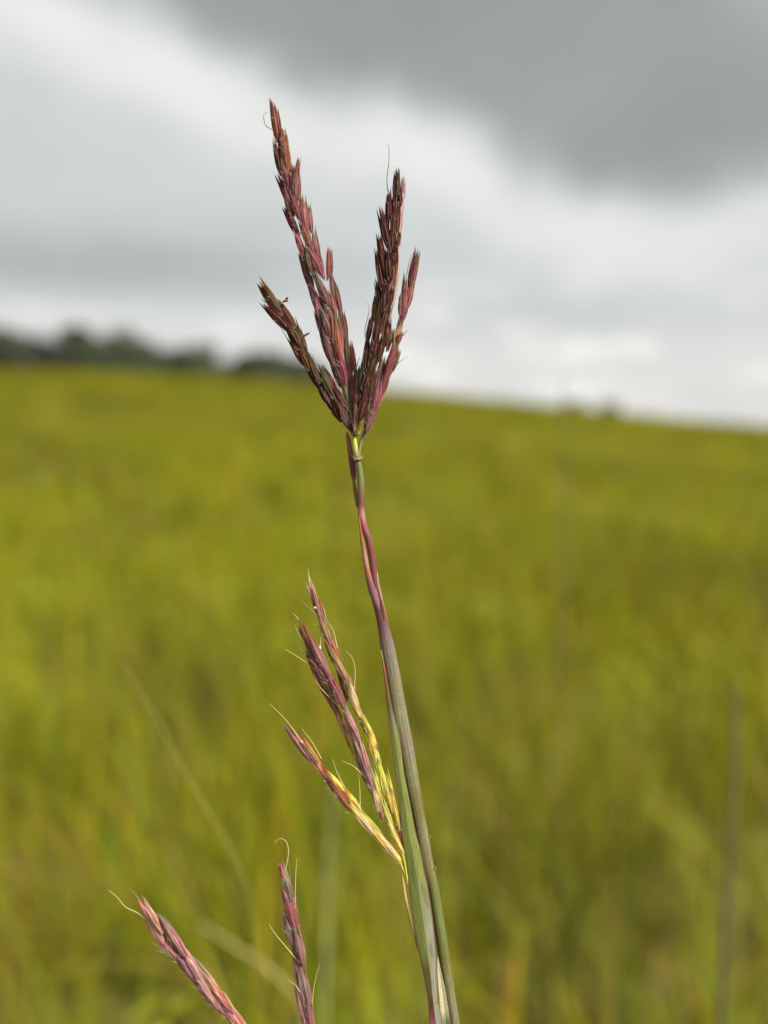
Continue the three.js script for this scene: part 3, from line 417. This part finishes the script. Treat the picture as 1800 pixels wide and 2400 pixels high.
raceme(plant, [[A4, 480, 2060], [A4, 520, 1950], [A4, 530, 1830], [A4, 600, 1500], [A4, 690, 1050], [A4, 790, 500], [A4, 880, 50], [A3, 610, 1900], [A3, 650, 1400], [A3, 690, 900], [A3, 700, 500]], 1.5, 4, 7.5, [P.olive, P.brown], [
  [A3, 700, 620, 720, 98, 108, 0.6, 'brown rust plum'], [A3, 735, 480, 728, 170, 44, 0.9, 'olive green sage'], [A3, 775, 660, 760, 350, 74, 0.3, 'brown brown rust'], [A3, 590, 900, 590, 440, 98, 0.5, 'dark maroon plum'], [A3, 650, 1080, 690, 640, 108, 0.9, 'rust brown maroon'], [A3, 715, 1070, 745, 620, 84, 0.5, 'olive rust brown'], [A3, 680, 800, 680, 500, 84, 0.7, 'rust brown dark'],
  [A3, 610, 1350, 462, 690, 126, 0.6, 'dark brown maroon'], [A3, 575, 1100, 555, 650, 60, 0.2, 'dark maroon plum'], [A3, 650, 1350, 640, 1010, 96, 0.5, 'brown rust rust'], [A3, 720, 1300, 770, 1060, 60, 0.7, 'brown tan brown'], [A3, 560, 1790, 432, 1130, 118, 0.9, 'dark brown rust'], [A3, 500, 1420, 470, 1150, 54, 0.2, 'maroon brown brown'], [A3, 680, 1570, 705, 1270, 74, 0.8, 'dark maroon brown'], [A3, 610, 1790, 580, 1330, 122, 1.2, 'dark brown maroon'], [A3, 500, 1950, 410, 1350, 112, 0.7, 'maroon brown olive'], [A3, 690, 1720, 730, 1360, 58, -0.2, 'green leaf sage'],
  [A3, 470, 2280, 400, 1780, 92, 0.1, 'sage green olive'], [A3, 530, 2170, 545, 1870, 84, 1.2, 'dark dark brown'], [A3, 600, 2190, 655, 1930, 74, 0.8, 'olive brown rust'], [A3, 560, 2000, 560, 1740, 100, 0.7, 'brown rust olive'],
  [A4, 900, 140, 920, -150, 104, 1.3, 'dark maroon brown'], [A4, 745, 360, 795, -70, 92, 0.1, 'maroon olive sage'], [A4, 960, 330, 1000, -60, 70, 0.2, 'brown rust olive'], [A4, 770, 625, 830, 300, 122, 1.4, 'dark brown olive'], [A4, 650, 660, 730, 230, 90, 0.3, 'maroon brown plum'], [A4, 880, 380, 960, 120, 90, 1.0, 'dark brown rust'], [A4, 755, 860, 810, 600, 106, 1.6, 'dark maroon olive'], [A4, 940, 700, 985, 330, 104, 0.2, 'magenta salmon olive'], [A4, 620, 1110, 655, 590, 104, 0.4, 'plum mauve brown'],
  [A4, 700, 1120, 775, 720, 134, 1.0, 'amber olive olive'], [A4, 612, 1360, 700, 1080, 130, 1.5, 'dark brown rust'], [A4, 535, 1520, 590, 940, 94, 0.3, 'maroon sage plum'], [A4, 800, 980, 925, 560, 96, 0.7, 'brown rust olive'], [A4, 685, 1520, 765, 1060, 112, 1.2, 'olive amber olive'], [A4, 540, 1835, 640, 1420, 132, 1.5, 'maroon maroon mauve'], [A4, 610, 1720, 770, 1180, 104, 0.8, 'brown olive sage'], [A4, 520, 1640, 560, 1330, 84, 0.7, 'plum brown sage']
], [[A3, 'dark', 582, 450, 565, 300, 580, 120, 594, 0, 596, -180, 590, -250, 555, -255], [A3, 'dark', 650, 1970, 700, 1860, 735, 1720], [A4, 'dark', 635, 640, 620, 470, 660, 300, 682, 150, 650, 50], [A4, 'dark', 940, 320, 1010, 200, 1065, 70], [A4, 'grey', 1000, 380, 1030, 200]], 4, 0.38, '#5e180a', 0.4);
// the pale spike half hidden behind the dark one
raceme(plant, [[A4, 480, 2050], [A4, 640, 1500], [A4, 860, 700], [A3, 700, 1900], [A3, 740, 1200], [A3, 790, 600], [A3, 815, 350]], -4, -17, 4.5, [P.sage, P.pink], [
  [A3, 785, 580, 826, 222, 78, 0.2, 'mauve pink blush'], [A3, 770, 860, 800, 520, 78, 0.2, 'pink blush pink'], [A3, 755, 1080, 790, 780, 70, 0.2, 'tan blush pink'], [A3, 725, 1420, 760, 1060, 64, 0, 'green sage tan'], [A3, 705, 1680, 740, 1340, 66, 0.2, 'green leaf sage'], [A3, 680, 1960, 715, 1640, 70, 0, 'tan sage green'], [A4, 900, 240, 960, -80, 80, 0, 'pink salmon tan'], [A4, 860, 520, 930, 200, 84, 0, 'pink magenta salmon']
], [[A3, 'grey', 830, 560, 850, 420]], 2);
raceme(plant, [[A4, 520, 2420], [A4, 560, 2180], [A4, 640, 2010], [A4, 720, 1700], [A4, 900, 1200], [A4, 1060, 740], [A4, 1170, 300], [A3, 860, 2150], [A3, 930, 1850], [A3, 1000, 1600]], -2, -3, 6, [P.sage, P.salmon], [
  [A3, 905, 1970, 1046, 1345, 128, 0.6, 'crimson magenta green'], [A3, 965, 1840, 1030, 1480, 56, 0.9, 'pink salmon green'], [A3, 795, 2300, 842, 1725, 74, 0.2, 'pink sage green'], [A3, 875, 2200, 965, 1800, 104, 0.8, 'salmon pink tan'], [A4, 1185, 300, 1270, -160, 132, 0.7, 'crimson pink salmon'], [A4, 1150, 250, 1165, -80, 60, 0.9, 'magenta mauve sage'], [A4, 1075, 730, 1190, 310, 92, 0.5, 'orange straw salmon'], [A4, 1060, 700, 1075, 470, 66, 1.1, 'straw orange straw'], [A4, 1120, 680, 1180, 520, 70, 1.0, 'brown rust tan'], [A4, 955, 800, 1045, 470, 68, 0.2, 'sage grey sage'],
  [A4, 930, 1180, 1095, 720, 122, 1.1, 'crimson crimson salmon'], [A4, 1035, 1110, 1155, 790, 66, 0.5, 'tan olive olive'], [A4, 1050, 980, 1110, 690, 66, 0.3, 'salmon rust tan'], [A4, 890, 1450, 975, 1080, 92, 0.5, 'orange rust tan'], [A4, 750, 1700, 835, 1280, 136, 1.2, 'magenta magenta mauve'], [A4, 850, 1500, 940, 1180, 72, 0.9, 'rust maroon rust'], [A4, 800, 1380, 890, 880, 112, 0.1, 'grey mauve sage'], [A4, 840, 1620, 930, 1330, 56, 0, 'tan orange tan'], [A4, 645, 2005, 725, 1680, 122, 0.8, 'rust mauve mauve'], [A4, 705, 1960, 820, 1520, 62, 0.2, 'tan rust sage'], [A4, 625, 1900, 660, 1650, 50, 0.4, 'grey sage grey'], [A4, 970, 1230, 1040, 960, 60, 0.2, 'tan salmon tan']
], [[A3, 'grey', 865, 1720, 920, 1480, 985, 1350], [A4, 'dark', 1195, 572, 1235, 520, 1272, 475], [A4, 'dark', 1030, 1110, 1130, 980, 1272, 880], [A4, 'dark', 1090, 890, 1130, 850, 1172, 788], [A4, 'grey', 760, 1830, 795, 1780]]);
// dried anthers still hanging from the spikes
function anther(A, x0, y0, x1, y1, z, c) { const a = at(...A(x0, y0), z), b = at(...A(x1, y1), z + 0.6), m = a.clone().lerp(b, 0.5).addScaledVector(UPV, 0.0002); part('anther', sweep([a, m, b], (v) => 0.0002 * (0.5 + 0.9 * Math.sin(Math.min(1, v * 1.05) * 2.6)), (v, q) => c.map((k) => k * (1 + 0.2 * noise2(q, v * 8))), 8, 10), matStem, plant, a); }
anther(A2, 590, 1072, 692, 998, 2.4, P.grey); anther(A2, 340, 600, 412, 585, 2.6, P.rust); anther(A2, 380, 585, 410, 545, 2.6, P.rust); anther(A6, 490, 500, 525, 500, 2.5, P.cream); anther(A7, 428, 570, 322, 362, 2.6, P.cream); anther(A6, 565, 960, 572, 990, 2, P.cream); anther(A4, 1090, 640, 1140, 560, 1.2, P.brown);

// ---- side racemes leaving the leaf axil
raceme(plant, [[A9, 330, 700], [A9, 290, 560], [A7, 1215, 1330], [A7, 1180, 1130], [A7, 1110, 900], [A7, 1060, 720], [A7, 1000, 540], [A7, 950, 400], [A6, 1180, 2050], [A6, 1070, 1800], [A6, 960, 1600], [A6, 870, 1400], [A6, 750, 1170], [A6, 650, 900], [A6, 560, 600], [A6, 470, 300]], 0, 0.5, 4, [P.lime, P.mauve], [
  [A6, 595, 650, 438, 178, 92, 0.6, 'rust mauve blush'], [A6, 560, 560, 470, 200, 50, 1.0, 'orange mauve blush'], [A6, 625, 620, 560, 380, 56, 0.2, 'amber rust rust'], [A6, 685, 910, 555, 560, 102, 0.7, 'magenta tan mauve'], [A6, 640, 640, 520, 480, 66, 0.4, 'brown olive rust'], [A6, 815, 1120, 690, 850, 78, 0.2, 'salmon salmon pink'], [A6, 765, 1170, 640, 895, 92, 0.8, 'maroon olive magenta'],
  [A6, 905, 1385, 690, 1010, 104, 1.0, 'salmon tan green'], [A6, 985, 1480, 880, 1290, 70, 0.3, 'tan salmon sage'], [A6, 905, 1610, 790, 1240, 78, -0.1, 'maroon rust tan'], [A6, 1075, 1840, 885, 1375, 108, 1.0, 'orange straw green'], [A6, 1050, 1800, 960, 1620, 64, 1.3, 'yellow yellow sage'], [A6, 1245, 2160, 1060, 1770, 92, 0.7, 'yellow lime lime'], [A6, 1120, 1900, 1040, 1720, 60, 0.2, 'blush tan lime'],
  [A7, 905, 300, 830, 90, 62, 0.2, 'olive tan brown'], [A7, 985, 540, 915, 290, 70, 0.8, 'cream yellow amber'], [A7, 1030, 620, 985, 440, 48, 0.3, 'cream lime lime'], [A7, 1095, 900, 1005, 560, 78, 0.8, 'yellow lime lime'], [A7, 1150, 1010, 1085, 660, 66, 0.2, 'yellow straw lime'], [A7, 1190, 1140, 1105, 750, 60, 0.7, 'yellow yellow tan'], [A7, 1220, 1300, 1165, 960, 50, 0.3, 'salmon blush straw'], [A7, 1130, 1000, 1080, 800, 56, 1.0, 'amber yellow lime']
], [[A6, 'pale', 780, 980, 740, 800, 690, 700, 610, 650], [A6, 'pale', 985, 1470, 995, 1230, 950, 1080, 880, 1015], [A6, 'grey', 520, 580, 380, 440, 330, 390], [A6, 'pale', 440, 180, 430, 60, 420, 0], [A6, 'pale', 640, 640, 620, 520, 590, 440], [A6, 'pale', 570, 1010, 575, 780, 550, 715, 485, 690], [A7, 'pale', 955, 300, 940, 235]], 8, 1.3, '#9c7a58', 0.15);
raceme(plant, [[A9, 330, 720], [A7, 1220, 1370], [A7, 1150, 1220], [A7, 1060, 1000], [A7, 980, 800], [A7, 900, 600], [A7, 830, 380], [A6, 960, 1930], [A6, 860, 1700], [A6, 740, 1450], [A6, 600, 1220], [A6, 480, 1000], [A6, 400, 820]], 1.0, 2.4, 4, [P.lime, P.plum], [
  [A6, 490, 1130, 325, 640, 84, 0.2, 'maroon brown brown'], [A6, 690, 1338, 405, 770, 122, 1.0, 'crimson mauve rust'], [A6, 600, 1180, 460, 880, 66, 1.3, 'magenta magenta maroon'], [A6, 560, 1180, 322, 725, 66, -0.2, 'maroon maroon brown'], [A6, 650, 1370, 460, 1120, 94, 0.5, 'maroon plum maroon'], [A6, 870, 1730, 685, 1340, 112, 0.9, 'plum magenta magenta'], [A6, 780, 1640, 590, 1300, 90, 0.4, 'brown olive plum'], [A6, 1050, 2140, 870, 1700, 104, 0.9, 'plum mauve sage'], [A6, 1000, 2000, 860, 1740, 70, 1.2, 'mauve pink green'],
  [A7, 830, 390, 745, 180, 84, 0.4, 'maroon mauve plum'], [A7, 940, 735, 815, 395, 112, 0.9, 'mauve plum sage'], [A7, 905, 620, 850, 360, 60, 1.3, 'magenta pink blush'], [A7, 1045, 1060, 945, 730, 84, 0.5, 'brown olive straw'], [A7, 1030, 910, 945, 600, 78, 0.2, 'yellow lime leaf'], [A7, 1010, 980, 960, 760, 50, 1.0, 'straw straw sage'], [A7, 1150, 1210, 1035, 880, 66, 0.5, 'yellow lime lime'], [A7, 1222, 1350, 1100, 1100, 62, 0.6, 'lime yellow straw']
], [[A6, 'pale', 770, 1660, 560, 1440, 500, 1300, 480, 1160], [A6, 'pale', 540, 1270, 380, 1140, 145, 990], [A6, 'pale', 320, 650, 285, 600, 240, 555], [A6, 'pale', 380, 960, 300, 780, 265, 700], [A6, 'grey', 400, 1060, 320, 970], [A7, 'pale', 870, 670, 790, 590, 685, 540]], 9, 1.35, '#8c6a60', 0.28);
raceme(plant, [[A7, 940, 790], [A7, 870, 660], [A7, 790, 470], [A6, 900, 2090], [A6, 800, 1850], [A6, 680, 1600], [A6, 560, 1350], [A6, 450, 1090]], -0.2, 1, 3.4, [P.yellow, P.maroon], [
  [A6, 560, 1400, 400, 1000, 70, 0.3, 'maroon maroon plum'], [A6, 645, 1570, 490, 1240, 72, 0.3, 'rust crimson salmon'], [A6, 760, 1760, 600, 1440, 74, 0.1, 'maroon rust maroon'], [A6, 835, 1850, 650, 1500, 68, 0.5, 'magenta pink mauve'], [A6, 905, 2070, 775, 1820, 62, 0.3, 'salmon blush pink'], [A7, 790, 480, 690, 220, 56, 0.2, 'tan salmon blush'], [A7, 835, 570, 740, 300, 52, 0.5, 'tan yellow yellow'], [A7, 935, 800, 795, 490, 54, 0.1, 'straw tan rust'], [A7, 960, 850, 900, 720, 40, 0, 'yellow straw lime']
], [], 8, 1.3, '#9c7a58', 0.18);
raceme(plant, [[A9, 340, 760], [A9, 270, 570], [A7, 1190, 1430], [A7, 1090, 1330], [A7, 980, 1210], [A7, 860, 1080], [A7, 740, 930], [A7, 640, 800], [A7, 540, 680], [A7, 430, 560], [A7, 330, 430]], 0.8, 2.2, 3.6, [P.yellow, P.maroon], [
  [A7, 440, 580, 190, 238, 76, 0.6, 'maroon mauve plum'], [A7, 548, 700, 275, 298, 84, 0.4, 'maroon orange brown'], [A7, 470, 560, 340, 380, 50, 0.8, 'rust tan rust'], [A7, 640, 830, 490, 590, 78, 0.5, 'plum maroon crimson'], [A7, 755, 975, 560, 700, 84, 0.7, 'maroon rust maroon'], [A7, 728, 840, 560, 650, 60, 0.4, 'orange yellow leaf'], [A7, 845, 970, 715, 815, 56, 0.4, 'straw yellow orange'], [A7, 955, 1180, 745, 930, 74, 0.8, 'blush straw yellow'], [A7, 1075, 1260, 835, 970, 62, 0.4, 'straw lime lime'], [A7, 1085, 1330, 920, 1110, 60, 0.9, 'yellow yellow blush'], [A7, 1205, 1440, 955, 1150, 76, 0.8, 'yellow straw lime']
], [[A7, 'pale', 285, 312, 180, 170, 45, 35], [A7, 'pale', 500, 520, 430, 390, 330, 255], [A7, 'pale', 712, 785, 640, 640, 600, 520], [A7, 'pale', 845, 935, 840, 760, 830, 640]], 8, 1.3, '#9c7a58', 0.15);

// ---------------------------------------------------------------- two neighbouring stalks at the lower edge
function stalk(label, axis, z, ext, cols, spikelets, awns) {
  const end = axis[0][0](axis[0][1], axis[0][2]), ft = at(end[0] + ext[0], end[1] + ext[1], z); const gx = ft.x + ext[2], gz = ft.z + ext[3], base = new THREE.Vector3(gx, ground(gx, gz), gz);
  const t = thing('bluestem_stalk', base, label, 'grass stalk', 'young seed spikes at the lower edge');
  const top = at(...end, z);
  part('culm', sweep([base.clone().add(new THREE.Vector3(0, -0.03, 0)), base.clone().lerp(ft, 0.5).add(new THREE.Vector3(0.01, 0, 0.004)), ft, ft.clone().lerp(top, 0.6), top], (v) => lerp(0.0011, 0.0006, v), (v, a) => P.green.map((q) => q * (1 + 0.2 * noise2(a * 3, v * 40))), 12, 80), matStem, t, base);
  raceme(t, axis, z, z + 1, 4.6, cols, spikelets, awns, 10, 1.3, '#946e70', 0.3);
}
stalk('upright pink and grey seed spike with long hair-like awns at the lower edge', [[A8, 1445, 1480], [A8, 1425, 1333], [A8, 1400, 1100], [A8, 1370, 940], [A8, 1335, 760], [A8, 1300, 560], [A8, 1270, 380]], 3, [25, 180, 0.05, -0.03], [P.sage, P.plum], [
  [A8, 1312, 460, 1235, 222, 62, 0.6, 'plum sage salmon'], [A8, 1262, 330, 1238, 232, 26, 1, 'salmon salmon salmon'], [A8, 1335, 650, 1258, 400, 76, 0.8, 'crimson maroon plum'], [A8, 1352, 650, 1312, 405, 48, 0.2, 'crimson rust maroon'], [A8, 1338, 820, 1262, 560, 72, 0.4, 'maroon grey plum'], [A8, 1370, 720, 1338, 590, 34, 0.6, 'crimson magenta rust'], [A8, 1395, 928, 1335, 660, 70, 0.9, 'crimson mauve grey'], [A8, 1380, 1110, 1328, 800, 62, 0.3, 'mauve mauve plum'], [A8, 1440, 1195, 1375, 930, 72, 0.8, 'crimson grey mauve'], [A8, 1405, 1250, 1362, 950, 54, 0.6, 'plum grey mauve'], [A8, 1405, 1350, 1348, 1060, 54, 0.3, 'magenta pink mauve'], [A8, 1462, 1420, 1420, 1160, 64, 0.8, 'mauve magenta plum'], [A8, 1440, 1460, 1390, 1240, 60, 0.5, 'plum grey plum']
], [[A8, 'pale', 1268, 275, 1292, 130, 1272, 62, 1232, 45, 1194, 76], [A8, 'pale', 1338, 530, 1342, 300, 1350, 180], [A8, 'grey', 1312, 400, 1298, 250, 1285, 110], [A8, 'pale', 1372, 915, 1260, 780, 1195, 700, 1155, 640], [A8, 'pale', 1455, 1195, 1475, 1040, 1510, 915], [A8, 'pale', 1372, 1110, 1340, 1065, 1292, 1030]]);
stalk('leaning rose pink seed spike at the lower edge, a curved awn at its tip', [[A8, 1040, 1480], [A8, 940, 1350], [A8, 850, 1250], [A8, 750, 1125], [A8, 640, 1000], [A8, 530, 860], [A8, 430, 740], [A8, 350, 620]], 4, [180, 150, 0.1, -0.04], [P.pink, P.mauve], [
  [A8, 436, 800, 268, 488, 96, 0.5, 'crimson blush salmon'], [A8, 410, 700, 300, 520, 50, 1.1, 'salmon tan blush'], [A8, 588, 878, 385, 575, 84, 0.8, 'crimson pink sage'], [A8, 515, 870, 400, 750, 62, 0.4, 'magenta pink crimson'], [A8, 660, 1050, 515, 850, 78, 0.4, 'crimson mauve pink'], [A8, 680, 1010, 560, 820, 72, 0.9, 'mauve blush pink'], [A8, 800, 1120, 640, 895, 76, 0.6, 'salmon tan sage'], [A8, 845, 1260, 650, 1040, 82, 0.5, 'crimson pink mauve'], [A8, 770, 1180, 640, 1000, 60, 1.0, 'blush blush mauve'], [A8, 890, 1240, 765, 1075, 66, 0.8, 'crimson salmon blush'], [A8, 960, 1370, 820, 1150, 80, 0.5, 'magenta pink blush'], [A8, 1010, 1420, 890, 1240, 76, 0.8, 'crimson salmon pink'], [A8, 1020, 1480, 880, 1290, 76, 0.4, 'mauve pink magenta']
], [[A8, 'pale', 305, 610, 240, 560, 160, 520, 100, 450, 45, 405], [A8, 'grey', 275, 490, 190, 390], [A8, 'pale', 462, 690, 420, 610, 378, 570], [A8, 'pale', 905, 1215, 870, 1150, 838, 1105], [A8, 'grey', 760, 1030, 690, 930, 620, 850]]);

// ---------------------------------------------------------------- blurred stalks and blades in the middle distance
function farStalk(label, points, depth, width, color, seedy) {
  const pts = points.map(([x, y]) => at(x, y, 0, depth)), low = pts[pts.length - 1], g0 = new THREE.Vector3(low.x + (low.x - pts[pts.length - 2].x) * 0.8, 0, low.z - 0.05); g0.y = ground(g0.x, g0.z);
  const t = thing('grass_stalk', g0, label, 'grass stalk', 'loose stalks rising from the field');
  const all = [...pts, low.clone().lerp(g0, 0.5), g0.clone().setY(g0.y - 0.03)];
  part('culm', sweep(all, (v) => width / 2 * lerp(0.55, 1, Math.min(1, v * 2)), (v, a) => color.map((q) => q * (1 + 0.15 * noise2(a * 2, v * 30))), 8, 60), matStem, t, g0);
  if (seedy) for (let k = 0; k < 3; k++) {
    const top = pts[0].clone(), s = [-0.5, 0.15, 0.7][k] * 0.02, l = [];
    for (let i = 0; i < 9; i++) { const b = top.clone().add(new THREE.Vector3(s * i / 9, 0.06 * i / 9 * seedy, 0)), e = b.clone().add(new THREE.Vector3(s * 0.2 + (i % 2 - 0.5) * 0.004, 0.009, 0)); l.push(orient(spikeletGeometry(0.01, 0.002, [P.plum, P.mauve, P.sage], 900 + k * 20 + i, 0, 0, true), b, e)); }
    part('raceme', mergeGeometries(l), matSpikelet, t, top);
  }
}
farStalk('grey upright out of focus stalk near the photo edge at the lower corner', [[1726, 1600], [1722, 1800], [1714, 2000], [1702, 2200], [1690, 2380]], 0.72, 0.0068, [0.09, 0.075, 0.04], 0);
farStalk('faint upright out of focus stalk crossing the hill crest', [[1323, 880], [1322, 980], [1321, 1100], [1319, 1300], [1315, 1600]], 0.9, 0.0032, [0.1, 0.085, 0.02], 0);
farStalk('pale upright out of focus stalk behind the pink spike', [[785, 1820], [772, 2000], [765, 2180], [762, 2380]], 0.85, 0.0034, [0.26, 0.27, 0.12], 0);
farStalk('thin tan dry blade leaning behind the flower spikes', [[286, 1552], [345, 1650], [420, 1785], [480, 1890], [535, 1985], [590, 2130]], 0.38, 0.0006, [0.22, 0.195, 0.03], 0);
farStalk('broad rosy tan dry blade sloping between the two lower spikes', [[470, 2165], [530, 2205], [600, 2250], [660, 2300], [710, 2370]], 0.8, 0.0036, [0.24, 0.2, 0.045], 0);

// ---------------------------------------------------------------- dew on the stem
for (const [x, y, r, label] of [[1008, 1960.5, 3.2, 'upper of the two large dew drops on the outer edge of the stem'], [1003.5, 1968, 1.7, 'small dew drop just inside the upper large drop on the stem'], [995, 1995, 2.0, 'dew drop on the face of the stem between the two large drops'],
  [1014, 2006, 1.8, 'small dew drop on the stem edge above the lowest large drop'], [1019.5, 2035, 3.6, 'lowest and largest dew drop on the outer edge of the stem'], [921, 1674, 1.5, 'highest tiny dew drop beside the leaf tip on the stem'], [941, 1767, 1.6, 'tiny dew drop on the red edge of the leaf blade']]) {
  const c = at(x, y, x < 950 ? 1.5 : -0.4), g = new THREE.SphereGeometry(r * PX, 14, 10), d = new THREE.Mesh(g, matDew); g.scale(0.85, 1.05, 0.9);
  d.name = numbered('dew_drop'); d.position.copy(c); d.castShadow = d.receiveShadow = true; scene.add(d); tag(d, label, 'dew drop', 'dew drops on the stem');
}

renderer.render(scene, camera);
